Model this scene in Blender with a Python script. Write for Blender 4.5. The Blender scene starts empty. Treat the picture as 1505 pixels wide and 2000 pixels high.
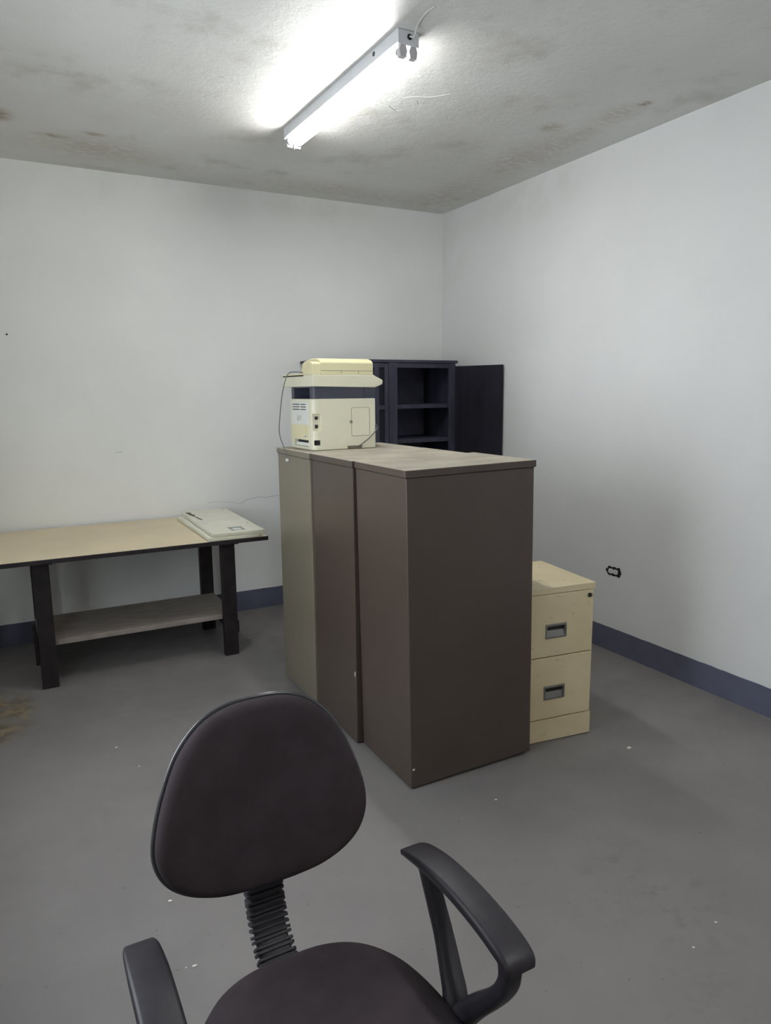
import bpy, bmesh, math, random
from mathutils import Vector, Matrix
random.seed(7)
SC = bpy.context.scene
COL = SC.collection
PI = math.pi

# ------------------------------------------------------------------ camera
F_PX, YAW, PITCH, ROLL = 1379.76, -0.4899, -0.1687, -0.0092
CAM = Vector((-3.2229, -5.0299, 1.6146))
fwd = Vector((-math.sin(YAW) * math.cos(PITCH), math.cos(YAW) * math.cos(PITCH), math.sin(PITCH)))
rgt = Vector((math.cos(YAW), math.sin(YAW), 0))
up = rgt.cross(fwd)
r2 = rgt * math.cos(ROLL) + up * math.sin(ROLL)
u2 = -rgt * math.sin(ROLL) + up * math.cos(ROLL)
cd = bpy.data.cameras.new('camera')
cam = bpy.data.objects.new('camera', cd)
COL.objects.link(cam)
M = Matrix((r2, u2, -fwd)).transposed().to_4x4()
M.translation = CAM
cam.matrix_world = M
cd.sensor_fit = 'HORIZONTAL'
cd.sensor_width = 36.0
cd.lens = F_PX / 1505 * 36.0
cd.clip_start = 0.02
SC.camera = cam

# ------------------------------------------------------------------ world, exposure, tube strength
w = bpy.data.worlds.new('world')
SC.world = w
w.use_nodes = True
w.node_tree.nodes['Background'].inputs[0].default_value = (0.86, 0.94, 1.0, 1)
w.node_tree.nodes['Background'].inputs[1].default_value = 9.0     # overcast daylight, reaching the room only through the window in the left wall
SC.view_settings.view_transform = 'Standard'
SC.view_settings.look = 'None'
SC.view_settings.gamma = 1.0
SC.view_settings.use_curve_mapping = False
SC.view_settings.exposure = 0.14
SC.cycles.use_denoising = True
SC.cycles.max_bounces = 8
SC.cycles.diffuse_bounces = 6
SC.cycles.sample_clamp_indirect = 8.0
TUBE_A = 98.0     # fixture in view: its left tube
TUBE_A2 = 48.0     # its right tube, dimmer for the uneven glow on the ceiling
TUBE_B = 72.0      # its twin farther down the room, behind the camera
ROOM_H = 3.0047
WIN_Y0, WIN_Y1, WIN_Z0, WIN_Z1 = -3.50, -2.30, 0.85, 2.15
X_LEFT, Y_FRONT = -3.72, -7.2
pl = bpy.data.lights.new('daylight', 'AREA'); pl.shape = 'RECTANGLE'
pl.size = WIN_Z1 - WIN_Z0; pl.size_y = WIN_Y1 - WIN_Y0
pl.cycles.is_portal = True                      # guides sky sampling through the window opening, emits nothing itself
po = bpy.data.objects.new('daylight', pl); COL.objects.link(po)
po.location = (X_LEFT - 0.13, (WIN_Y0 + WIN_Y1) / 2, (WIN_Z0 + WIN_Z1) / 2); po.rotation_euler = (0, -PI / 2, 0)

# ------------------------------------------------------------------ materials
def lin(c):
    c = c / 255.0
    return c / 12.92 if c <= 0.04045 else ((c + 0.055) / 1.055) ** 2.4
def rgb(r, g, b): return (lin(r), lin(g), lin(b), 1)

class NT:
    def __init__(s, name):
        s.m = bpy.data.materials.new(name); s.m.use_nodes = True
        s.t = s.m.node_tree; s.b = s.t.nodes['Principled BSDF']
        s.co = s.n('ShaderNodeTexCoord').outputs['Object']
    def n(s, kind, **kw):
        nd = s.t.nodes.new(kind)
        for k, v in kw.items(): setattr(nd, k, v)
        return nd
    def l(s, a, b): s.t.links.new(a, b)
    def noise(s, scale, detail=4, rough=0.55, stretch=None, dist=0.0):
        nd = s.n('ShaderNodeTexNoise')
        nd.inputs['Scale'].default_value = scale; nd.inputs['Detail'].default_value = detail
        nd.inputs['Roughness'].default_value = rough; nd.inputs['Distortion'].default_value = dist
        co = s.co
        if stretch:
            mp = s.n('ShaderNodeMapping'); mp.inputs['Scale'].default_value = stretch
            s.l(co, mp.inputs['Vector']); co = mp.outputs[0]
        s.l(co, nd.inputs['Vector'])
        return nd.outputs['Fac']
    def ramp(s, fac, lo, hi, a=0.0, b=1.0):
        mr = s.n('ShaderNodeMapRange', interpolation_type='SMOOTHSTEP')
        s.l(fac, mr.inputs[0])
        mr.inputs[1].default_value = lo; mr.inputs[2].default_value = hi
        mr.inputs[3].default_value = a; mr.inputs[4].default_value = b
        return mr.outputs[0]
    def mul(s, a, b, op='MULTIPLY'):
        m = s.n('ShaderNodeMath', operation=op)
        for i, v in enumerate((a, b)):
            if isinstance(v, (int, float)): m.inputs[i].default_value = v
            else: s.l(v, m.inputs[i])
        return m.outputs[0]
    def mix(s, fac, a, b):
        m = s.n('ShaderNodeMix', data_type='RGBA')
        if isinstance(fac, (int, float)): m.inputs[0].default_value = fac
        else: s.l(fac, m.inputs[0])
        for i, v in ((6, a), (7, b)):
            if isinstance(v, tuple): m.inputs[i].default_value = v
            else: s.l(v, m.inputs[i])
        return m.outputs[2]
    def spot(s, c, r, soft=0.0):
        mp = s.n('ShaderNodeMapping', vector_type='TEXTURE')
        mp.inputs['Location'].default_value = c; mp.inputs['Scale'].default_value = r
        s.l(s.co, mp.inputs['Vector'])
        ln = s.n('ShaderNodeVectorMath', operation='LENGTH'); s.l(mp.outputs[0], ln.inputs[0])
        return s.ramp(ln.outputs['Value'], 1.0, soft, 0.0, 1.0) if soft < 1 else None
    def bump(s, h, strength, dist=0.01):
        b = s.n('ShaderNodeBump'); b.inputs['Strength'].default_value = strength
        b.inputs['Distance'].default_value = dist
        s.l(h, b.inputs['Height'])
        prev = s.b.inputs['Normal'].links
        if prev: s.l(prev[0].from_socket, b.inputs['Normal'])
        s.l(b.outputs[0], s.b.inputs['Normal'])
    def done(s, color, rough, metal=0.0, spec=0.5):
        if isinstance(color, tuple): s.b.inputs['Base Color'].default_value = color
        else: s.l(color, s.b.inputs['Base Color'])
        if isinstance(rough, (int, float)): s.b.inputs['Roughness'].default_value = rough
        else: s.l(rough, s.b.inputs['Roughness'])
        s.b.inputs['Metallic'].default_value = metal
        s.b.inputs['Specular IOR Level'].default_value = spec
        return s.m

def plain(name, c, rough=0.5, metal=0.0, var=0.10, scale=8, spec=0.5, bump=0.0, bscale=200, stretch=None):
    t = NT(name)
    n = t.noise(scale, 5, stretch=stretch)
    d = tuple(x * (1 - 2 * var) for x in c[:3]) + (1,)
    col = t.mix(t.ramp(n, 0.3, 0.7), d, c)
    if bump: t.bump(t.noise(bscale, 2), bump, 0.002)
    return t.done(col, rough, metal, spec)

def wall_mat(name, spots=(), c0=(222, 223, 220), c1=(231, 232, 229)):
    t = NT(name)
    col = t.mix(t.ramp(t.noise(0.9, 4), 0.3, 0.75), rgb(*c0), rgb(*c1))
    mott = t.ramp(t.noise(5, 4), 0.35, 0.65) if spots else None
    for c, r, k, tint in spots:
        col = t.mix(t.mul(t.mul(t.spot(c, r), mott), k), col, tint)
    t.bump(t.noise(14, 5, 0.7), 0.14, 0.010)
    return t.done(col, 0.62, spec=0.25)

TAN = rgb(176, 160, 128)
M_WALL_BACK = wall_mat('white_wall_paint_back', [((-2.3, 0, 2.95), (0.9, 0.5, 0.22), 0.14, TAN), ((-1.1, 0, 2.95), (0.8, 0.5, 0.15), 0.18, TAN)])
M_WALL_RIGHT = wall_mat('dimmed_wall_paint_right', [((0, -1.1, 2.9), (0.5, 0.7, 0.25), 0.22, TAN), ((0, -0.15, 2.7), (0.5, 0.5, 0.5), 0.10, TAN)], (211, 212, 212), (219, 220, 220))  # wall paint greyed to hold back the lamp's brightness on this side
M_WALL = wall_mat('white_wall_paint')

def ceiling_mat():
    t = NT('painted_plaster_ceiling')
    col = t.mix(t.ramp(t.noise(1.1, 5), 0.3, 0.7), rgb(204, 203, 199), rgb(216, 216, 213))
    dirt = t.ramp(t.noise(2.6, 6, 0.65), 0.52, 0.72)
    col = t.mix(t.mul(dirt, 0.42), col, rgb(156, 150, 138))
    brown = rgb(136, 108, 74)
    mott = t.ramp(t.noise(16, 4, 0.7, stretch=(1, 2.2, 1)), 0.34, 0.52)
    for c, r, k in [((-2.86, -0.54, 3), (0.12, 0.05, 1), .75), ((-2.66, -0.66, 3), (0.1, 0.05, 1), .6), ((-3.12, -0.74, 3), (0.1, 0.14, 1), .9),
                    ((-3.15, -0.45, 3), (0.06, 0.09, 1), .8), ((-2.6, -0.4, 3), (0.6, 0.35, 1), .35),
                    ((-0.30, -2.31, 3), (0.05, 0.05, 1), .9), ((-0.31, -2.15, 3), (0.16, 0.25, 1), .35), ((-0.5, -1.85, 3), (0.1, 0.1, 1), .55),
                    ((-0.3, -1.4, 3), (0.3, 0.8, 1), .35), ((-1.0, -0.25, 3), (1.2, 0.3, 1), .3), ((-0.25, -0.5, 3), (0.4, 0.6, 1), .3)]:
        col = t.mix(t.mul(t.mul(t.spot(c, r), mott), k), col, brown)
    t.bump(t.noise(26, 6, 0.8), 0.40, 0.010)
    t.bump(t.ramp(t.noise(3.2, 5, 0.65, dist=0.15), 0.45, 0.58), 0.12, 0.008)
    return t.done(col, 0.45, spec=0.4)
M_CEIL = ceiling_mat()

def floor_mat():
    t = NT('grey_painted_concrete_floor')
    col = t.mix(t.ramp(t.noise(1.3, 5), 0.3, 0.7), rgb(112, 108, 107), rgb(123, 119, 118))
    col = t.mix(t.mul(t.ramp(t.noise(7, 6, 0.7), 0.55, 0.75), 0.35), col, rgb(108, 106, 102))
    col = t.mix(t.mul(t.ramp(t.noise(45, 3, 0.6), 0.67, 0.74), 0.6), col, rgb(78, 75, 72))
    # bare worn patch under the end of the table
    edge = t.ramp(t.noise(7, 4), 0.34, 0.5)
    bare = t.mul(t.spot((-3.62, -1.12, 0), (0.46, 0.50, 1), 0.72), edge)
    tan = t.mix(t.ramp(t.noise(14, 5), 0.35, 0.65), rgb(84, 74, 60), rgb(128, 116, 96))
    col = t.mix(bare, col, tan)
    for c, r in [((-1.50, -3.60, 0), (0.35, 0.5, 1)), ((-1.75, -4.05, 0), (0.25, 0.3, 1))]:
        col = t.mix(t.mul(t.mul(t.spot(c, r), t.ramp(t.noise(11, 6, 0.7), 0.5, 0.65)), 0.4), col, rgb(92, 84, 82))
    t.bump(t.noise(25, 5, 0.6), 0.05, 0.01)
    ro = t.ramp(t.noise(5, 5), 0.3, 0.7, 0.38, 0.55)
    return t.done(col, ro, spec=0.35)
M_FLOOR = floor_mat()
M_BASE = plain('slate_blue_paint', rgb(94, 97, 116), 0.5, var=0.12, scale=4, spec=0.3, bump=0.15, bscale=60)

def brown_mat(name, base, dust):
    t = NT(name)
    n = t.noise(3.0, 5, 0.6)
    d = tuple(x * 0.9 for x in base[:3]) + (1,)
    col = t.mix(t.ramp(n, 0.3, 0.7), d, base)
    col = t.mix(t.mul(t.ramp(t.noise(60, 3), 0.70, 0.8), 0.15), col, rgb(130, 118, 105))
    # settled dust on upward faces
    g = t.n('ShaderNodeNewGeometry'); sx = t.n('ShaderNodeSeparateXYZ')
    t.l(g.outputs['Normal'], sx.inputs[0])
    upf = t.ramp(sx.outputs['Z'], 0.7, 0.95)
    patch = t.ramp(t.noise(4.0, 6, 0.65, stretch=(1, 1.6, 1)), 0.25, 0.60, 0.72, 0.98)
    dcol = t.mix(t.ramp(t.noise(3, 4), 0.4, 0.65), dust, tuple(x * 0.72 for x in dust[:3]) + (1,))
    col = t.mix(t.mul(upf, patch), col, dcol)
    ro = t.mul(t.ramp(t.noise(1.5, 3), 0.2, 0.8, 0.34, 0.40), t.mul(upf, 0.4), 'ADD')
    t.bump(t.noise(1.6, 1), 0.015, 0.03)
    return t.done(col, ro, spec=0.5)
M_BROWN = brown_mat('brown_enamel', rgb(76, 65, 58), rgb(168, 161, 146))
M_BROWN_A = brown_mat('sheen_lightened_brown_enamel', rgb(122, 114, 100), rgb(168, 161, 146))  # lighter copy of the brown, wall reflection painted into its colour
M_SEAM = plain('dark_seam', rgb(30, 26, 24), 0.7)

def beige_mat():
    t = NT('cream_enamel')
    col = t.mix(t.ramp(t.noise(3, 5), 0.3, 0.7), rgb(202, 187, 150), rgb(214, 200, 166))
    col = t.mix(t.mul(t.ramp(t.noise(22, 6, 0.7, stretch=(1, 1, 2)), 0.60, 0.70), 0.6), col, rgb(120, 98, 68))
    return t.done(col, 0.42, spec=0.4)
M_CREAM = beige_mat()
M_CHROME = plain('dull_metal', rgb(150, 148, 145), 0.35, 0.8, var=0.05)
M_DARKMETAL = plain('dark_metal', rgb(48, 46, 46), 0.4, 0.4)
M_BLACKWOOD = plain('black_blue_painted_wood', rgb(60, 61, 76), 0.5, var=0.2, scale=5, spec=0.3, stretch=(3, 3, 0.6))
M_BLACKWOOD_D = plain('black_painted_door', rgb(34, 34, 44), 0.55, var=0.2, scale=5, spec=0.2, stretch=(3, 3, 0.6))
M_BLACKBACK = plain('lightened_back_board', rgb(96, 96, 116), 0.7, var=0.15, scale=5, spec=0.2)  # board colour lightened to make up for the dim cupboard interior
M_TABLEWOOD = plain('dark_stained_wood', rgb(42, 35, 38), 0.5, var=0.25, scale=14, spec=0.3, stretch=(1, 6, 1))
M_SHELFWOOD = plain('dusty_brown_board', rgb(148, 138, 130), 0.7, var=0.12, scale=9, spec=0.2, stretch=(1, 4, 1))
M_LAMINATE = plain('tan_laminate', rgb(216, 200, 170), 0.45, var=0.05, scale=3, spec=0.4)

def panel_mat():
    t = NT('cream_painted_panel')
    col = t.mix(t.ramp(t.noise(6, 5), 0.3, 0.7), rgb(214, 213, 197), rgb(224, 223, 209))
    col = t.mix(t.mul(t.ramp(t.noise(14, 6, 0.7), 0.6, 0.72), 0.4), col, rgb(160, 152, 130))
    return t.done(col, 0.5, spec=0.3)
M_PANEL = panel_mat()
M_PANEL_EDGE = plain('cream_panel_edge', rgb(205, 200, 175), 0.55, var=0.06)
M_STAIN = plain('brown_scuff', rgb(110, 98, 86), 0.8, var=0.3, scale=40)
M_STICKER = plain('grey_green_sticker', rgb(150, 160, 150), 0.5, var=0.2, scale=40)
M_PRN = plain('aged_cream_plastic', rgb(220, 216, 193), 0.42, var=0.03, scale=5, spec=0.4)
M_PRN_Y = plain('yellowed_cream_plastic', rgb(220, 211, 172), 0.42, var=0.03, scale=5, spec=0.4)
M_PRN_W = plain('pale_grey_plastic', rgb(218, 219, 213), 0.42, var=0.03, scale=5, spec=0.4)
M_PRN_DK = plain('charcoal_plastic', rgb(66, 69, 82), 0.45, var=0.05)
M_PRN_BK = plain('black_recess', rgb(30, 30, 36), 0.6)
M_SEAMLT = plain('plastic_seam', rgb(140, 136, 116), 0.6)
M_CABLE = plain('grey_cable', rgb(92, 92, 94), 0.5)
M_FABRIC = plain('black_upholstery', rgb(66, 59, 63), 0.95, var=0.12, scale=12, spec=0.1, bump=0.5, bscale=900)
M_PLASTIC = plain('black_plastic', rgb(48, 45, 51), 0.45, var=0.10, scale=30, spec=0.3, bump=0.12, bscale=500)
M_RIM = plain('glossy_black_edge', rgb(62, 62, 68), 0.26, var=0.05, spec=0.6)
M_WHITEMETAL = plain('white_enamel_metal', rgb(222, 224, 228), 0.4, var=0.03, spec=0.4)
M_SOCKET = plain('white_lamp_holder', rgb(200, 196, 200), 0.45, var=0.04)
M_WIRE = plain('white_wire', rgb(210, 208, 204), 0.5)
M_OUTLET = plain('white_outlet_plastic', rgb(226, 226, 222), 0.4, var=0.02)
M_CHIP = plain('white_paint_chip', rgb(224, 220, 208), 0.7)
M_CRACK = plain('hairline_crack', rgb(180, 182, 184), 0.9)
M_RIDGE = plain('plaster_ridge_paint', rgb(200, 200, 198), 0.5)

def tube_mat(name, strength):
    m = bpy.data.materials.new(name); m.use_nodes = True
    t = m.node_tree; t.nodes.clear()
    e = t.nodes.new('ShaderNodeEmission'); o = t.nodes.new('ShaderNodeOutputMaterial')
    e.inputs[0].default_value = (1.0, 1.0, 0.985, 1); e.inputs[1].default_value = strength
    t.links.new(e.outputs[0], o.inputs[0])
    return m
M_TUBE_A = tube_mat('lit_fluorescent_tube', TUBE_A)
M_TUBE_A2 = tube_mat('dim_fluorescent_tube', TUBE_A2)
M_TUBE_B = tube_mat('lit_fluorescent_tube_behind', TUBE_B)

# ------------------------------------------------------------------ mesh helpers
def link(name, me, mat, parent=None):
    o = bpy.data.objects.new(name, me); COL.objects.link(o)
    if mat is not None and not me.materials: me.materials.append(mat)
    if parent is not None: o.parent = parent
    return o
def frombm(name, bm, mat, parent=None, smooth=False):
    bmesh.ops.recalc_face_normals(bm, faces=bm.faces)
    me = bpy.data.meshes.new(name); bm.to_mesh(me); bm.free()
    if smooth:
        for p in me.polygons: p.use_smooth = True
    return link(name, me, mat, parent)
def box(name, a, b, mat, parent=None, bev=0.0, seg=2):
    bm = bmesh.new(); bmesh.ops.create_cube(bm, size=1)
    a = Vector(a); b = Vector(b); c = (a + b) / 2; s = b - a
    for v in bm.verts: v.co = Vector((v.co.x * s.x, v.co.y * s.y, v.co.z * s.z)) + c
    if bev: bmesh.ops.bevel(bm, geom=list(bm.edges), offset=min(bev, min(abs(s.x), abs(s.y), abs(s.z)) * 0.45), segments=seg, affect='EDGES', profile=0.5)
    return frombm(name, bm, mat, parent)
def prism(name, pts, lo, hi, axis, mat, parent=None, bev=0.0, smooth=False):
    """outline pts in the two other axes (in cyclic order x,y,z without axis), extruded along axis"""
    def mk(p, h):
        if axis == 2: return (p[0], p[1], h)
        if axis == 1: return (p[0], h, p[1])
        return (h, p[0], p[1])
    bm = bmesh.new()
    A = [bm.verts.new(mk(p, lo)) for p in pts]; B = [bm.verts.new(mk(p, hi)) for p in pts]
    n = len(pts)
    bm.faces.new(A); bm.faces.new(B[::-1])
    for i in range(n): bm.faces.new((A[i], A[(i + 1) % n], B[(i + 1) % n], B[i]))
    if bev: 
        bmesh.ops.recalc_face_normals(bm, faces=bm.faces)
        es = [e for e in bm.edges if e.calc_face_angle(0) > 0.6]
        bmesh.ops.bevel(bm, geom=es, offset=bev, segments=2, affect='EDGES', profile=0.5)
    return frombm(name, bm, mat, parent)
def rrect(x0, x1, y0, y1, r, n=5):
    """rounded rectangle; r = one radius or four (x0y0, x1y0, x1y1, x0y1)"""
    if not isinstance(r, tuple): r = (r,) * 4
    out = []
    for (cx, cy, rr, a0) in ((x0 + r[0], y0 + r[0], r[0], PI), (x1 - r[1], y0 + r[1], r[1], 1.5 * PI), (x1 - r[2], y1 - r[2], r[2], 0), (x0 + r[3], y1 - r[3], r[3], .5 * PI)):
        for k in range(n + 1):
            a = a0 + k / n * PI / 2
            out.append((cx + rr * math.cos(a), cy + rr * math.sin(a)))
    return out
def cut(o, cutters):
    for c in cutters:
        m = o.modifiers.new('b', 'BOOLEAN'); m.operation = 'DIFFERENCE'; m.object = c; m.solver = 'EXACT'
    bpy.context.view_layer.update()
    dg = bpy.context.evaluated_depsgraph_get()
    me = bpy.data.meshes.new_from_object(o.evaluated_get(dg))
    o.modifiers.clear(); o.data = me
    for c in cutters: bpy.data.objects.remove(c)
    return o
def smoothpath(pts, n=6):
    P = [Vector(p) for p in pts]; out = []
    for i in range(len(P) - 1):
        p0 = P[max(i - 1, 0)]; p1 = P[i]; p2 = P[i + 1]; p3 = P[min(i + 2, len(P) - 1)]
        for k in range(n):
            t = k / n
            out.append(0.5 * ((2 * p1) + (p2 - p0) * t + (2 * p0 - 5 * p1 + 4 * p2 - p3) * t * t + (3 * p1 - p0 - 3 * p2 + p3) * t ** 3))
    out.append(P[-1]); return out
def tube(name, pts, r, mat, parent=None, seg=8, closed=False, n=6):
    P = smoothpath(pts, n) if n else [Vector(p) for p in pts]
    if closed: P = P[:-1] if (P[0] - P[-1]).length < 1e-6 else P
    bm = bmesh.new(); rings = []; N = len(P); prev = None
    for i in range(N):
        a = P[(i - 1) % N] if (closed or i > 0) else P[i]; b = P[(i + 1) % N] if (closed or i < N - 1) else P[i]
        t = (b - a).normalized()
        if prev is None: prev = t.orthogonal().normalized()
        u = (prev - t * prev.dot(t)).normalized(); prev = u; v = t.cross(u)
        rr = r[min(int(i * len(r) / N), len(r) - 1)] if isinstance(r, (list, tuple)) else r
        rings.append([bm.verts.new(P[i] + (u * math.cos(2 * PI * k / seg) + v * math.sin(2 * PI * k / seg)) * rr) for k in range(seg)])
    for i in range(N if closed else N - 1):
        A = rings[i]; B = rings[(i + 1) % N]
        for k in range(seg): bm.faces.new((A[k], A[(k + 1) % seg], B[(k + 1) % seg], B[k]))
    if not closed: bm.faces.new(rings[0]); bm.faces.new(rings[-1][::-1])
    return frombm(name, bm, mat, parent, True)
def strap(name, pts, wid, thk, mat, parent=None, n=6, corner=0.35):
    """rounded-rectangle section swept along a path near the YZ plane; wid along X, thk in plane. wid/thk: number or per-point list"""
    base = [Vector(p) for p in pts]; P = smoothpath(pts, n); N = len(P)
    def val(w, i):
        if isinstance(w, (int, float)): return w
        f = i / n; k = min(int(f), len(w) - 2); return w[k] + (w[k + 1] - w[k]) * (f - k)
    bm = bmesh.new(); rings = []
    for i in range(N):
        t = (P[min(i + 1, N - 1)] - P[max(i - 1, 0)]).normalized()
        X = Vector((1, 0, 0)); X = (X - t * X.dot(t)).normalized(); nn = t.cross(X)
        a, b = val(wid, i) / 2, val(thk, i) / 2; r = min(a, b) * 2 * corner
        rings.append([bm.verts.new(P[i] + X * p[0] + nn * p[1]) for p in rrect(-a, a, -b, b, r, 3)])
    m = len(rings[0])
    for i in range(N - 1):
        for k in range(m): bm.faces.new((rings[i][k], rings[i][(k + 1) % m], rings[i + 1][(k + 1) % m], rings[i + 1][k]))
    bm.faces.new(rings[0]); bm.faces.new(rings[-1][::-1])
    return frombm(name, bm, mat, parent, True)
def cyl(name, c, r, h, axis, mat, parent=None, seg=24, r2=None):
    bm = bmesh.new()
    bmesh.ops.create_cone(bm, cap_ends=True, segments=seg, radius1=r, radius2=r if r2 is None else r2, depth=h)
    rot = {0: Matrix.Rotation(PI / 2, 4, 'Y'), 1: Matrix.Rotation(-PI / 2, 4, 'X'), 2: Matrix()}[axis]
    bmesh.ops.transform(bm, matrix=Matrix.Translation(Vector(c)) @ rot, verts=bm.verts)
    o = frombm(name, bm, mat, parent)
    for p in o.data.polygons: p.use_smooth = len(p.vertices) == 4
    return o
def loft(name, outline, levels, mat, parent=None, plane='xy'):
    """outline (closed list of 2D points) scaled per level: (scale, inset-height); last level closed with a cap"""
    bm = bmesh.new(); rings = []
    for sc, h in levels:
        ring = []
        for (a, b) in outline:
            ring.append(bm.verts.new((a * sc, b * sc, h) if plane == 'xy' else (a * sc, h, b * sc)))
        rings.append(ring)
    m = len(outline)
    for i in range(len(rings) - 1):
        for k in range(m): bm.faces.new((rings[i][k], rings[i][(k + 1) % m], rings[i + 1][(k + 1) % m], rings[i + 1][k]))
    bm.faces.new(rings[0]); bm.faces.new(rings[-1][::-1])
    return frombm(name, bm, mat, parent, True)
def closed_curve(half, n=5):
    """mirror right-half points (top to bottom, first and last on the axis) and smooth"""
    pts = list(half) + [(-x, y) for x, y in half[-2:0:-1]]
    N = len(pts); out = []
    for i in range(N):
        p0, p1, p2, p3 = (Vector(pts[(i + d) % N]) for d in (-1, 0, 1, 2))
        for k in range(n):
            t = k / n
            q = 0.5 * ((2 * p1) + (p2 - p0) * t + (2 * p0 - 5 * p1 + 4 * p2 - p3) * t * t + (3 * p1 - p0 - 3 * p2 + p3) * t ** 3)
            out.append((q.x, q.y))
    return out
def tag(o, label, cat, group=None):
    o['label'] = label; o['category'] = cat
    if group: o['group'] = group
    return o
def thing(name, label, cat, loc=(0, 0, 0), rz=0.0, group=None):
    o = bpy.data.objects.new(name, None); COL.objects.link(o)
    o.location = loc; o.rotation_euler = (0, 0, rz); o.empty_display_size = 0.1
    return tag(o, label, cat, group)
def struct(o):
    o['kind'] = 'structure'; return o

# ------------------------------------------------------------------ room shell
H = ROOM_H
def slab(name, a, b, mat): return struct(box(name, a, b, mat))
floor = slab('floor', (X_LEFT, Y_FRONT, -0.12), (0, 0, 0), M_FLOOR)
ceiling = slab('ceiling', (X_LEFT, Y_FRONT, H), (0, 0, H + 0.12), M_CEIL)
wall_back = slab('wall_back', (X_LEFT, 0, -0.12), (0.12, 0.12, H + 0.12), M_WALL_BACK)
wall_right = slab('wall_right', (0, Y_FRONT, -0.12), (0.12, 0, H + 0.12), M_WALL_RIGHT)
wall_left = slab('wall_left', (X_LEFT - 0.12, Y_FRONT, -0.12), (X_LEFT, 0.12, H + 0.12), M_WALL)
cut(wall_left, [box('c', (X_LEFT - 0.3, WIN_Y0, WIN_Z0), (X_LEFT + 0.3, WIN_Y1, WIN_Z1), M_WALL)])
wf = bpy.data.objects.new('window_1', None); COL.objects.link(wf); struct(wf)
wf.location = (X_LEFT - 0.06, WIN_Y0, WIN_Z0)
_w, _h = WIN_Y1 - WIN_Y0, WIN_Z1 - WIN_Z0
for nm, a, b in (('frame_bar', (-.03, 0, 0), (.03, .035, _h)), ('frame_bar', (-.03, _w - .035, 0), (.03, _w, _h)), ('frame_bar', (-.03, .035, 0), (.03, _w - .035, .035)),
                 ('frame_bar', (-.03, .035, _h - .035), (.03, _w - .035, _h)), ('mullion', (-.02, _w / 2 - .015, .035), (.02, _w / 2 + .015, _h - .035))):
    box(nm, a, b, M_WHITEMETAL, wf, 0.002)
slab('wall_front', (X_LEFT - 0.12, Y_FRONT - 0.12, -0.12), (0.12, Y_FRONT, H + 0.12), M_WALL)

def painted_base(name, length, along_x, x_at=0.0, side=-1):
    """thin coat of paint with a slightly ragged upper and lower edge"""
    rnd = random.Random(3); pts = []
    n = int(length / 0.04)
    topz = [0.1494 + rnd.uniform(-.0012, .0012) for _ in range(n + 1)]
    bm = bmesh.new(); rows = []
    for i in range(n + 1):
        d = -length * i / n
        row = []
        for off, z in ((0.0, 0.0), (side * 0.004, 0.0), (side * 0.004, topz[i]), (0.0, topz[i])):
            row.append(bm.verts.new((d, off, z) if along_x else (x_at + off, d, z)))
        rows.append(row)
    for i in range(n):
        for k in range(4): bm.faces.new((rows[i][k], rows[i][(k + 1) % 4], rows[i + 1][(k + 1) % 4], rows[i + 1][k]))
    bm.faces.new(rows[0]); bm.faces.new(rows[-1][::-1])
    return struct(frombm(name, bm, M_BASE))
painted_base('baseboard_back', -X_LEFT, True)
painted_base('baseboard_right', -Y_FRONT, False)
painted_base('baseboard_left', -Y_FRONT, False, X_LEFT, 1)

# marks on the walls and ceiling
cyl('nail_hole', (-3.165, -0.001, 1.983), 0.006, 0.002, 1, M_SEAM, wall_back, 10)
box('scuff_mark', (-2.588, -0.0012, 1.2285), (-2.540, 0.001, 1.2315), M_CRACK, wall_back)
tube('crack', [(-1.99, 0, .838), (-1.93, 0, .842), (-1.87, 0, .836), (-1.80, 0, .826), (-1.745, 0, .812)], 0.0012, M_CRACK, wall_back, 5)
tube('crack', [(-1.745, 0, .812), (-1.70, 0, .838), (-1.65, 0, .845), (-1.60, 0, .852), (-1.56, 0, .842), (-1.52, 0, .848), (-1.45, 0, .852)], 0.0018, M_CRACK, wall_back, 5)
for pts in ([(-1.22, -1.98, H), (-1.29, -1.90, H), (-1.36, -1.87, H), (-1.40, -1.83, H)],
            [(-1.42, -1.72, H), (-1.36, -1.68, H), (-1.33, -1.70, H)],
            [(-1.33, -1.84, H), (-1.30, -1.80, H), (-1.28, -1.81, H)],
            [(-2.32, -1.68, H), (-2.26, -1.66, H), (-2.22, -1.67, H)], [(-2.19, -1.66, H), (-2.14, -1.65, H)]):
    tube('plaster_ridge', pts, 0.0016, M_RIDGE, ceiling, 6)

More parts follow.
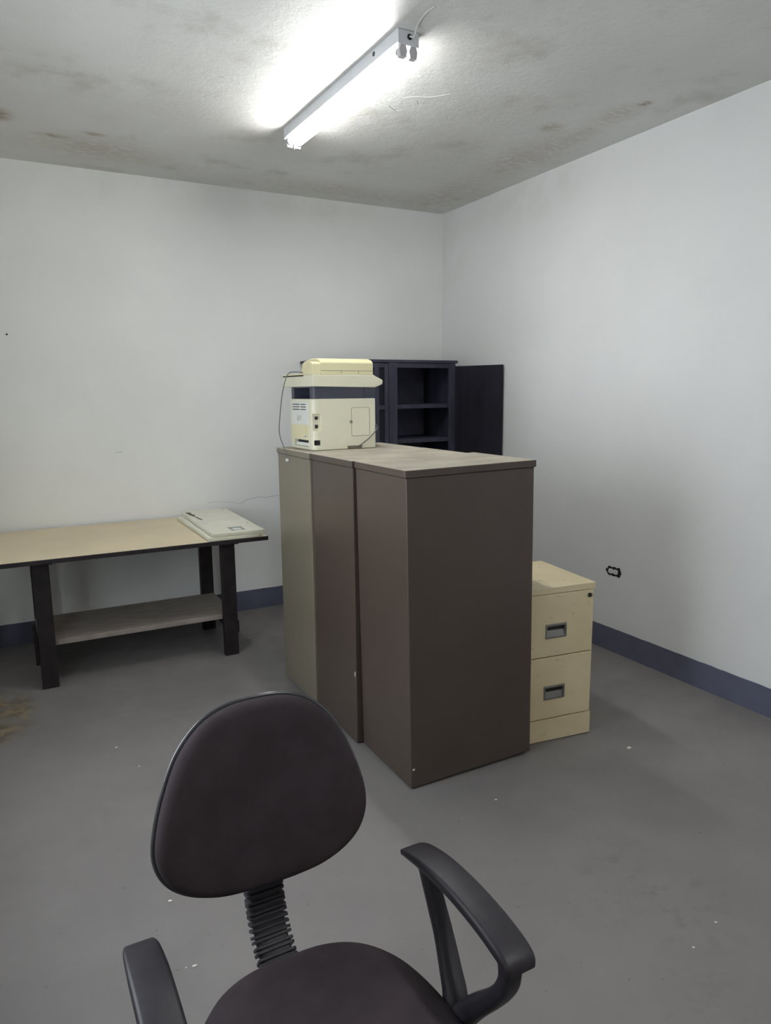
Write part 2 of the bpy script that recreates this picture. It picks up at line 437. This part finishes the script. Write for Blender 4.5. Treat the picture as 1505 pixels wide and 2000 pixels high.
# ------------------------------------------------------------------ ceiling fixtures
def fixture(label, loc, rz, tmat, tmat2):
    t = thing('fluorescent_fixture', label, 'light fixture', loc, rz, None)
    L, W, hb = 1.205, 0.097, 0.050          # local: x across, y along (centre), z = 0 at the ceiling
    hs = box('housing', (-W / 2, -L / 2, -hb), (W / 2, L / 2, 0), M_WHITEMETAL, t, 0.003)
    ec = []
    for s in (-1, 1):
        e = box('end_plate', (-W / 2 + .002, s * L / 2 - .002, -hb - .004), (W / 2 - .002, s * (L / 2) + .002, -.002), M_WHITEMETAL, t, 0.001)
        cyl('knockout', (0.004, s * (L / 2 + .0025), -.024), 0.011, 0.003, 1, M_PRN_BK, e, 16)
    cyl('knockout', (-W / 2 - .0005, -L / 2 + .195, -.020), 0.009, 0.003, 0, M_PRN_BK, hs, 16)
    for x in (-0.023, 0.023):
        tb = cyl('tube', (x, 0, -0.071), 0.0165, L - 0.070, 1, tmat if x < 0 else tmat2, t, 20)
        for s in (-1, 1):
            cyl('tube_cap', (x, s * (L / 2 - .031), -0.071), 0.0168, 0.012, 1, M_CHROME, tb, 20)
            h = prism('lamp_holder', [(x - .012, -.046), (x + .012, -.046), (x + .013, -.058), (x + .0185, -.072), (x + .014, -.098), (x - .014, -.098), (x - .0185, -.072), (x - .013, -.058)],
                      s * (L / 2) - .024 * (s > 0), s * (L / 2) + .024 * (s < 0), 1, M_SOCKET, t, 0.002)
    return t
lamp = fixture('twin-tube fluorescent fixture glowing on the ceiling above the brown cabinets', (-1.7135, -1.80, H), math.radians(1.25), M_TUBE_A, M_TUBE_A2)
tube('wire', [(0.004, -.606, -.022), (0.012, -.625, -.028), (0.006, -.655, -.010), (-.004, -.70, -.003), (-.012, -.76, -.002), (-.006, -.80, -.001)], 0.0035, M_WIRE, lamp, 6)
fixture('twin-tube fluorescent fixture on the ceiling farther from the printer, outside the frame', (-1.75, -5.3, H), 0.0, M_TUBE_B, M_TUBE_B)

# ------------------------------------------------------------------ brown steel cabinets
def brown_cabinet(label, x0, x1, y0, y1, mat, tilt=0.0):
    t = thing('file_cabinet', label, 'cabinet', (x0, y0, 0), 0, 'brown steel cabinets in a row')
    t.rotation_euler[1] = tilt
    d, wd = x1 - x0, y1 - y0
    body = box('body', (0, 0, 0.006), (d, wd, 1.289), mat, t, 0.004)
    box('lid', (-.007, -.006, 1.2905), (d + .007, wd + .001, 1.32), mat, t, 0.003)
    box('seam', (-.001, -.0005, 1.288), (d + .001, wd, 1.2915), M_SEAM, t)
    box('plinth', (.02, .015, 0.0), (d - .02, wd - .015, 0.02), M_SEAM, t)
    return t, body
cabA, _ = brown_cabinet('brown steel cabinet under the printer, farthest of the three', -1.917, -1.285, -1.794, -1.333, M_BROWN_A)
cabB, bB = brown_cabinet('brown steel cabinet in the middle of the row of three', -1.910, -1.275, -2.268, -1.807, M_BROWN)
cabC, bC = brown_cabinet('brown steel cabinet nearest the office chair, beside the cream file cabinet', -1.884, -1.266, -2.722, -2.282, M_BROWN, math.radians(-0.8))
box('paint_chip', (-.0008, .006, .33), (.002, .013, .352), M_CHIP, bB)
box('paint_chip', (.008, -.0008, .085), (.018, .001, .092), M_CHIP, bC)

# ------------------------------------------------------------------ cream two-drawer file cabinet
t = thing('file_cabinet', 'cream two-drawer file cabinet standing against the nearest brown cabinet', 'cabinet', (-0.889, -2.706, 0), math.radians(-7.3))
W, D, HT = 0.370, 0.455, 0.742
box('body', (-W, 0.012, 0), (0, D, HT - .003), M_CREAM, t, 0.003)
# top with a shallow dent near its front edge
bm = bmesh.new(); nx, ny = 16, 14; g = {}
for i in range(nx + 1):
    for j in range(ny + 1):
        x = -W + W * i / nx; y = D * j / ny
        dent = -0.005 * math.exp(-((x + .26) / .10) ** 2 - ((y - .05) / .06) ** 2)
        g[i, j] = bm.verts.new((x, y, HT + dent))
for i in range(nx):
    for j in range(ny): bm.faces.new((g[i, j], g[i + 1, j], g[i + 1, j + 1], g[i, j + 1]))
ext = bmesh.ops.extrude_face_region(bm, geom=list(bm.faces))
for v in [e for e in ext['geom'] if isinstance(e, bmesh.types.BMVert)]: v.co.z = HT - 0.028
frombm('top', bm, M_CREAM, t)
for z0, z1, zh in ((0.417, 0.711, 0.537), (0.116, 0.412, 0.242)):
    dr = box('drawer', (-W + .010, 0, z0), (-.010, 0.02, z1), M_CREAM, t, 0.003)
    hx0, hx1 = -.266, -.154
    c = box('c', (hx0 + .004, -.01, zh - .030), (hx1 - .004, .016, zh + .030), M_SEAM)
    c.parent = t; bpy.context.view_layer.update()
    cut(dr, [c])
    fr = box('handle', (hx0, -.004, zh - .034), (hx1, .003, zh + .034), M_CHROME, dr, 0.002)
    c = box('c', (hx0 + .007, -.02, zh - .027), (hx1 - .007, .02, zh + .024), M_SEAM); c.parent = t
    cut(fr, [c])
    box('handle', (hx0 + .005, .0095, zh - .029), (hx1 - .005, .0115, zh + .029), M_DARKMETAL, dr)
    prism('handle', [(.000, zh - .028), (.009, zh - .028), (.009, zh + .002), (.007, zh + .002)], hx0 + .007, hx1 - .007, 0, M_CHROME, dr)
kick = box('kick_panel', (-W + .002, 0.002, 0.004), (-.002, 0.02, 0.110), M_CREAM, t, 0.002)
cyl('lock', (-.034, -.001, .686), 0.010, 0.010, 1, M_DARKMETAL, t, 18)

# ------------------------------------------------------------------ multifunction printer (rear to the left, side to the camera)
PZ = 1.3215
t = thing('printer', 'cream multifunction laser printer on top of the far brown cabinet', 'printer', (-1.852, -1.686, PZ), math.radians(2.0))
body = prism('body', rrect(0, .366, 0, .300, (.030, .008, .008, .02), 5), 0.0, .260, 2, M_PRN, t, 0.004)
def tmpbox(a, b):
    c = box('c', a, b, M_PRN); c.parent = t; return c
bpy.context.view_layer.update()
cut(body, [tmpbox((.006, -.02, .098), (.050, .014, .186)),            # port recess
           tmpbox((.010, -.02, .025), (.045, .03, .052)),            # power inlet
           tmpbox((.195, -.02, -.01), (.285, .02, .016)),            # hand grip
           tmpbox((-.02, .055, .016), (.05, .235, .050))])           # rear paper slot
box('port', (.018, .010, .112), (.033, .0145, .130), M_PRN_BK, body)
box('port', (.018, .010, .156), (.033, .0145, .172), M_PRN_BK, body)
box('power_inlet', (.020, .012, .027), (.042, .030, .050), M_PRN_BK, body)
box('hand_grip', (.196, .010, .001), (.284, .0195, .0155), M_SEAMLT, body)
box('paper_slot', (.02, .057, .018), (.049, .233, .049), M_PRN_BK, body)
box('slot_flap', (.004, .060, .018), (.008, .225, .036), M_PRN_W, body, 0.001)
rear = box('rear_cover', (-.003, .050, .130), (.004, .262, .246), M_PRN_W, body, 0.002)
box('rear_tray', (-.002, .050, .055), (.004, .262, .126), M_PRN_Y, body, 0.002)
for zz in (.232, .219, .206):
    for ya, yb in ((.075, .140), (.155, .245)):
        box('vent_slot', (-.0038, ya, zz - .0022), (-.0025, yb, zz + .0022), M_PRN_BK, rear)
lab = box('rear_label', (-.0036, .125, .143), (-.002, .190, .180), M_PRN_W, rear)
for (ya, yb, za, zb) in ((.135, .148, .172, .1745), (.139, .142, .152, .172), (.160, .183, .170, .172), (.160, .163, .147, .170), (.180, .183, .147, .170), (.160, .183, .147, .149), (.168, .176, .155, .160)):
    box('label_mark', (-.0042, ya, za), (-.0030, yb, zb), M_SEAMLT, rear)
box('rear_sticker', (-.0028, .068, .062), (-.0015, .110, .076), M_PRN_W, body)
box('rear_sticker', (-.0032, .078, .065), (-.0025, .100, .072), M_SEAMLT, body)
# side door: thin outline groove and finger notch
door = prism('side_door', rrect(.222, .326, .068, .212, .008, 4), -.0012, .004, 1, M_PRN, body)
outl = [(x, -.0008, z) for x, z in rrect(.2205, .3275, .0665, .2135, .009, 4)]
tube('door_groove', outl + [outl[0]], 0.0009, M_SEAMLT, body, 5, True, 0)
cyl('finger_notch', (.2185, -.0006, .140), 0.0085, 0.003, 1, M_SEAMLT, body, 16)
# charcoal middle section
mid = prism('middle_section', rrect(.006, .366, .004, .292, (.02, .008, .008, .02), 4), .260, .322, 2, M_PRN_DK, t)
bpy.context.view_layer.update()
cut(mid, [tmpbox((-.02, .040, .262), (.20, .240, .316))])
box('output_recess', (.195, .042, .262), (.199, .238, .315), M_PRN_BK, mid)
box('panel_line', (.300, .0032, .262), (.302, .006, .320), M_PRN_BK, mid)
# scanner bed
prism('scanner', [(0, .322), (.355, .316), (.398, .332), (.402, .350), (.396, .356), (.352, .376), (.350, .380), (0, .380)], -.018, .376, 1, M_PRN, t, 0.003)
box('lid_seam', (-.0012, .10, .3745), (.01, .375, .380), M_SEAM, t)
box('scanner_lid', (.004, .10, .3805), (.345, .374, .388), M_PRN_Y, t, 0.002)
# document feeder
feeder = prism('document_feeder', [(-.014, .380), (-.012, .440), (-.006, .447), (.010, .456), (.040, .463), (.10, .464), (.19, .452), (.215, .440), (.235, .388)], .046, .346, 0, M_PRN_Y, t, 0.003)
box('feeder_seam', (.046, -.0145, .4005), (.3465, -.010, .4020), M_SEAMLT, feeder)
for xx in (.160, .258): box('feeder_clip', (xx, -.0150, .386), (xx + .002, -.010, .400), M_SEAMLT, feeder)
prism('feeder_end', [(-.013, .380), (-.011, .434), (.0, .442), (.03, .446), (.06, .438), (.09, .420), (.105, .398), (.108, .380)], .000, .0465, 0, M_PRN_Y, t, 0.003)
# cords of the printer
tube('cord', [(.02, .12, .392), (-.02, .16, .398), (-.045, .20, .385), (-.075, .20, .30), (-.088, .215, .18), (-.095, .215, .08), (-.080, .19, .0), (-.082, .165, -.05)], 0.0028, M_CABLE, t, 6)
box('plug', (-.086, .150, -.062), (-.074, .166, -.048), M_PRN_W, t, 0.002)
tube('cord', [(.378, .03, .13), (.370, -.008, .105), (.345, -.010, .075), (.31, -.009, .045), (.27, -.008, .020), (.255, -.004, .010)], 0.0026, M_CABLE, t, 6)

# ------------------------------------------------------------------ black wardrobe in the corner
t = thing('wardrobe_cabinet', 'black wooden cupboard with one door swung open in the far corner', 'cupboard', (-1.235, -0.450, 0))
W, D = 1.059, 0.43
box('side_panel', (0, 0, 0), (.02, D, 1.82), M_BLACKWOOD, t)
box('side_panel', (W - .02, 0, 0), (W, D, 1.82), M_BLACKWOOD, t)
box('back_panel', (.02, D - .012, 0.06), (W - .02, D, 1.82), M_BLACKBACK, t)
box('top_board', (-.02, -.02, 1.822), (W + .018, D + .005, 1.842), M_BLACKWOOD, t, 0.002)
box('bottom_board', (.02, .0, 0.05), (W - .02, D - .012, .08), M_BLACKWOOD, t)
box('divider', (.485, .02, .08), (.505, D - .012, 1.82), M_BLACKWOOD, t)
SX0, SX1 = .484, .552                       # wide middle stile
box('stile', (SX0, -.018, .05), (SX1, .002, 1.821), M_BLACKWOOD, t, 0.002)
box('stile', (W - .055, -.016, .05), (W, .002, 1.821), M_BLACKWOOD, t, 0.002)
box('rail', (SX1, -.010, 1.785), (W - .055, .006, 1.821), M_BLACKWOOD, t, 0.002)
for z in (1.490, 1.235, .86, .48):
    box('shelf', (.505, .0, z), (W - .02, D - .012, z + .030), M_BLACKWOOD, t, 0.002)
# closed framed door with muntins left of the middle stile
dl = box('door', (.004, -.004, .06), (SX0 - .003, .004, 1.815), M_BLACKWOOD_D, t)
for xa, xb in ((.004, .05), (.20, .235), (.368, .405), (.450, .481)):
    box('muntin', (xa, -.016, .06), (xb, -.0035, 1.815), M_BLACKWOOD, dl, 0.002)
for z in (.06, .75, 1.10, 1.485, 1.785):
    box('muntin', (.05, -.0145, z), (.45, -.0035, z + .032), M_BLACKWOOD, dl, 0.002)
# open door, hinged on the right, swung out to the right wall
hx, hy = W + .004, -.012
ex, ey = -0.022 + 1.235, -0.845 + 0.450
ang = math.atan2(ey - hy, ex - hx); LD = math.hypot(ex - hx, ey - hy)
dr = box('door', (0, -.010, .07), (LD, .010, 1.800), M_BLACKWOOD_D, t, 0.002)
dr.location = (hx, hy, 0); dr.rotation_euler[2] = ang
box('door_edge', (LD - .03, -.0125, .07), (LD, -.0095, 1.8), M_BLACKWOOD_D, dr)
for z in (.3, 1.0, 1.28): cyl('hinge', (-.004, .0, z), .006, .06, 2, M_DARKMETAL, dr, 10)

# ------------------------------------------------------------------ work table
t = thing('work_table', 'dark wooden work table with a tan laminate top against the back wall', 'table', (-3.37, -0.985, 0))
TW, TD = 1.497, 0.965
top = box('tabletop', (0, 0, .733), (TW, TD, .757), M_TABLEWOOD, t, 0.002)
box('laminate', (.006, .006, .7565), (TW - .006, TD - .002, .7590), M_LAMINATE, top)
LXS = ((.205, .290), (1.235, 1.320)); LYS = ((.120, .165), (.68, .725))
for xa, xb in LXS:
    for ya, yb in LYS:
        o = box('leg', (xa, ya, 0), (xb, yb, .712), M_TABLEWOOD, t, 0.003)
    box('cleat', (xa - .006, .085, .710), (xb + .016, TD - .11, .733), M_TABLEWOOD, t, 0.002)
box('apron', (LXS[0][1], .150, .712), (LXS[1][0], .170, .733), M_TABLEWOOD, t, 0.002)
box('apron', (LXS[0][1], .69, .700), (LXS[1][0], .71, .733), M_TABLEWOOD, t, 0.002)
box('shelf', (.207, .166, .228), (1.318, .679, .258), M_SHELFWOOD, t, 0.003)
for xa, xb in ((.185, .205), (1.320, 1.340)):
    box('side_rail', (xa, .165, .128), (xb, .730, .200), M_TABLEWOOD, t, 0.002)
for xa, xb in ((.207, .288), (1.237, 1.318)):
    box('cross_bearer', (xa, .166, .196), (xb, .679, .2285), M_TABLEWOOD, t)

# panels stacked on the table end
p1 = tag(box('panel', (-.152, -.425, 0), (.152, .425, .021), M_PANEL, None, 0.002), 'cream painted panel lying at the bottom of the stack on the table', 'panel', 'cream panels stacked on the table')
p1.location = (-2.083, -0.562, .7605); p1.rotation_euler[2] = math.radians(0.4)
p2 = tag(box('panel', (-.156, -.448, 0), (.156, .448, .021), M_PANEL, None, 0.002), 'cream painted panel on top of the stack, with a grey sticker and scuffs', 'panel', 'cream panels stacked on the table')
p2.location = (-2.047, -0.540, .7830); p2.rotation_euler[2] = math.radians(-0.8)
box('edge_band', (-.1525, -.4256, .003), (.1525, -.424, .0175), M_PANEL_EDGE, p1)
box('edge_band', (-.1565, -.4486, .003), (.1565, -.447, .0175), M_PANEL_EDGE, p2)
box('sticker', (-.030, -.405, .0208), (.055, -.285, .0214), M_STICKER, p2)
box('sticker', (-.012, -.385, .0212), (.035, -.330, .0217), M_PRN_W, p2)
rnd = random.Random(11)
for k in range(7):
    y = .37 - k * .05 + rnd.uniform(-.01, .01); x = -.128 + k * .004 + rnd.uniform(-.003, .003); s = .024 - .0024 * k
    bm = bmesh.new()
    vs = [bm.verts.new((x + s * rnd.uniform(.5, 1.0) * math.cos(a * PI / 4), y + .034 * rnd.uniform(.7, 1.1) * math.sin(a * PI / 4), .02125)) for a in range(8)]
    f = bm.faces.new(vs); ex_ = bmesh.ops.extrude_face_region(bm, geom=[f])
    for v in [e for e in ex_['geom'] if isinstance(e, bmesh.types.BMVert)]: v.co.z -= .0004
    frombm('scuff', bm, M_STAIN, p2)
for x, y in ((.125, .40), (.125, -.20)): cyl('screw_hole', (x, y, .0211), .006, .0008, 2, M_STAIN, p2, 12)

# ------------------------------------------------------------------ wall outlet
t = thing('wall_outlet', 'white duplex outlet without cover plate set sideways in the right wall', 'outlet', (0, -1.963, .511))
hole = prism('wall_hole', [(-.053, -.020), (-.046, -.031), (-.020, -.024), (0, -.030), (.018, -.025), (.040, -.030), (.051, -.018), (.049, .020), (.038, .030), (.016, .024), (-.004, .031), (-.022, .025), (-.044, .033), (-.054, .020)], -.0022, .001, 0, M_PRN_BK, t)
box('strap', (-.0034, -.062, -.010), (-.0018, .062, .010), M_PRN_BK, t)
for s in (-1, 1):
    rc = prism('receptacle', rrect(s * .0195 - .0165, s * .0195 + .0165, -.0145, .0145, .0095, 4), -.009, -.002, 0, M_OUTLET, t, 0.001)
    for dz in (-.006, .006): box('slot', (-.0098, s * .0195 - .004, dz - .0012), (-.0088, s * .0195 + .005, dz + .0012), M_PRN_BK, rc)
    cyl('slot', (-.0092, s * .0195 - .009, 0), .0022, .001, 0, M_PRN_BK, rc, 10)

# ------------------------------------------------------------------ office chair
t = thing('office_chair', 'black upholstered office chair with loop armrests in the foreground', 'chair', (-2.815, -4.0, 0))
seat_out = closed_curve([(0, .192), (.085, .186), (.155, .152), (.205, .085), (.230, 0), (.238, -.10), (.226, -.20), (.180, -.250), (.09, -.268), (0, -.272)])
loft('seat', seat_out, [(.93, .430), (.985, .438), (1.0, .455), (.995, .470), (.96, .484), (.88, .493), (.70, .499), (.40, .502), (.10, .503)], M_FABRIC, t)
loft('seat_shell', seat_out, [(.70, .405), (.90, .412), (.965, .425), (.965, .434)], M_PLASTIC, t)
# backrest
bo = closed_curve([(0, .194), (.065, .188), (.120, .163), (.168, .110), (.202, .035), (.222, -.035), (.2245, -.085), (.207, -.128), (.170, -.160), (.115, -.181), (.055, -.188), (0, -.189)])
br = loft('backrest', bo, [(.985, .014), (1.0, .004), (.995, -.008), (.965, -.020), (.90, -.027), (.75, -.031), (.45, -.030), (.12, -.029)], M_FABRIC, t, 'xz')
br.location = (0, .280, .80); br.rotation_euler[0] = -math.radians(10)
sh = loft('back_shell', bo, [(.995, .008), (1.012, .012), (1.010, .022), (.96, .032), (.80, .044), (.45, .052), (.10, .054)], M_PLASTIC, br, 'xz')
rim = [(a * 1.008, .0095, b * 1.008) for a, b in bo]
tube('rim', rim + [rim[0]], 0.0050, M_RIM, br, 8, True, 0)
# ribbed sleeve between seat and back
path = [(0, .345, .72), (0, .332, .64), (0, .316, .56), (0, .298, .505), (0, .268, .462), (0, .215, .428), (0, .12, .408), (0, .02, .402)]
sl = strap('back_support', path, .070, .022, M_PLASTIC, t)
P = smoothpath(path, 12); acc = 0.0; nxt = 0.02
for i in range(1, len(P)):
    acc += (P[i] - P[i - 1]).length
    if acc >= nxt and acc < 0.33:
        nxt += 0.0118
        tv = (P[i] - P[i - 1]).normalized(); nv = tv.cross(Vector((1, 0, 0)))
        rb = prism('rib', rrect(-.042, .042, -.017, .017, .006, 3), -.0030, .0030, 2, M_PLASTIC, sl, 0.001)
        mt = Matrix((Vector((1, 0, 0)), nv, Vector((1, 0, 0)).cross(nv))).transposed().to_4x4(); mt.translation = P[i]
        rb.matrix_local = mt
# armrests
for s in (-1, 1):
    x = .279 * s
    pad = strap('armrest', [(x, .156, .650), (x, .120, .664), (x, .05, .678), (x, -.04, .684), (x, -.12, .680), (x, -.178, .670), (x, -.204, .660), (x, -.210, .646)],
                [.052, .062, .066, .066, .066, .066, .064, .058], [.012, .018, .022, .024, .024, .024, .022, .014], M_PLASTIC, t)
    xi = .272 * s
    strap('arm_strut', [(xi, .078, .664), (xi, .050, .61), (xi, .018, .555), (xi * .97, -.020, .510), (xi * .93, -.055, .475), (xi * .86, -.080, .440), (xi * .72, -.085, .415), (xi * .45, -.085, .410)],
          [.036, .036, .038, .042, .046, .050, .055, .055], [.034, .026, .026, .030, .040, .046, .030, .018], M_PLASTIC, t)
    strap('arm_strut', [(xi, -.190, .656), (xi, -.192, .625), (xi, -.178, .588), (xi * .985, -.148, .545), (xi * .95, -.110, .500), (xi * .90, -.085, .460)],
          [.040, .040, .042, .044, .046, .046], [.030, .028, .030, .034, .042, .046], M_PLASTIC, t)
# mechanism, column, star base and castors (below the frame)
box('tilt_mechanism', (-.08, -.13, .355), (.08, .10, .405), M_PLASTIC, t, .01)
cyl('gas_column', (0, -.02, .235), .025, .25, 2, M_PLASTIC, t, 20)
cyl('hub', (0, -.02, .105), .045, .07, 2, M_PLASTIC, t, 20)
for k in range(5):
    a = 2 * PI * k / 5 + .3; c, s_ = math.cos(a), math.sin(a)
    tube('base_leg', [(c * .03, -.02 + s_ * .03, .11), (c * .16, -.02 + s_ * .16, .105), (c * .29, -.02 + s_ * .29, .075)], [.024, .022, .019, .016], M_PLASTIC, t, 10)
    ca = cyl('caster', (c * .29, -.02 + s_ * .29, .028), .028, .022, 0, M_PLASTIC, t, 18)
    cyl('caster_stem', (c * .29, -.02 + s_ * .29, .062), .007, .03, 2, M_DARKMETAL, ca, 10)

# ------------------------------------------------------------------ paint chips on the floor
chips = [(-2.8986, -1.7497, .007, 'white paint chip on the floor left of the chair back, the higher of two'),
         (-2.8332, -1.9782, .006, 'white paint chip on the floor just left of the chair back, the lower of two'),
         (-2.8798, -3.2017, .0075, 'round pale paint chip on the floor between left armrest and seat'),
         (-2.9033, -3.1971, .004, 'tiniest paint chip on the floor beside the round pale chip'),
         (-2.8858, -2.8998, .008, 'white paint chip on the floor just below the chair back'),
         (-0.8396, -2.9027, .014, 'long white paint chip on the floor in front of the cream file cabinet'),
         (-1.6217, -2.9435, .006, 'small white paint chip on the floor in front of the nearest brown cabinet'),
         (-1.4351, -3.8037, .006, 'white paint chip at lower right of the floor, the higher of two'),
         (-1.578, -3.8384, .005, 'white paint chip at lower right of the floor, the lower of two'),
         (-1.9097, -0.6235, .006, 'white paint chip on the floor beside the right table leg')]
for k, (x, y, r, lb) in enumerate(chips):
    rnd = random.Random(k)
    pts = [(r * rnd.uniform(.6, 1.1) * math.cos(a * PI / 3.5), r * rnd.uniform(.35, .7) * math.sin(a * PI / 3.5)) for a in range(7)]
    o = prism('paint_chip', pts, 0, .0016, 2, M_CHIP)
    o.location = (x, y, 0.0003); o.rotation_euler[2] = rnd.uniform(-.6, .4)
    tag(o, lb, 'paint chip', 'paint chips scattered on the floor')
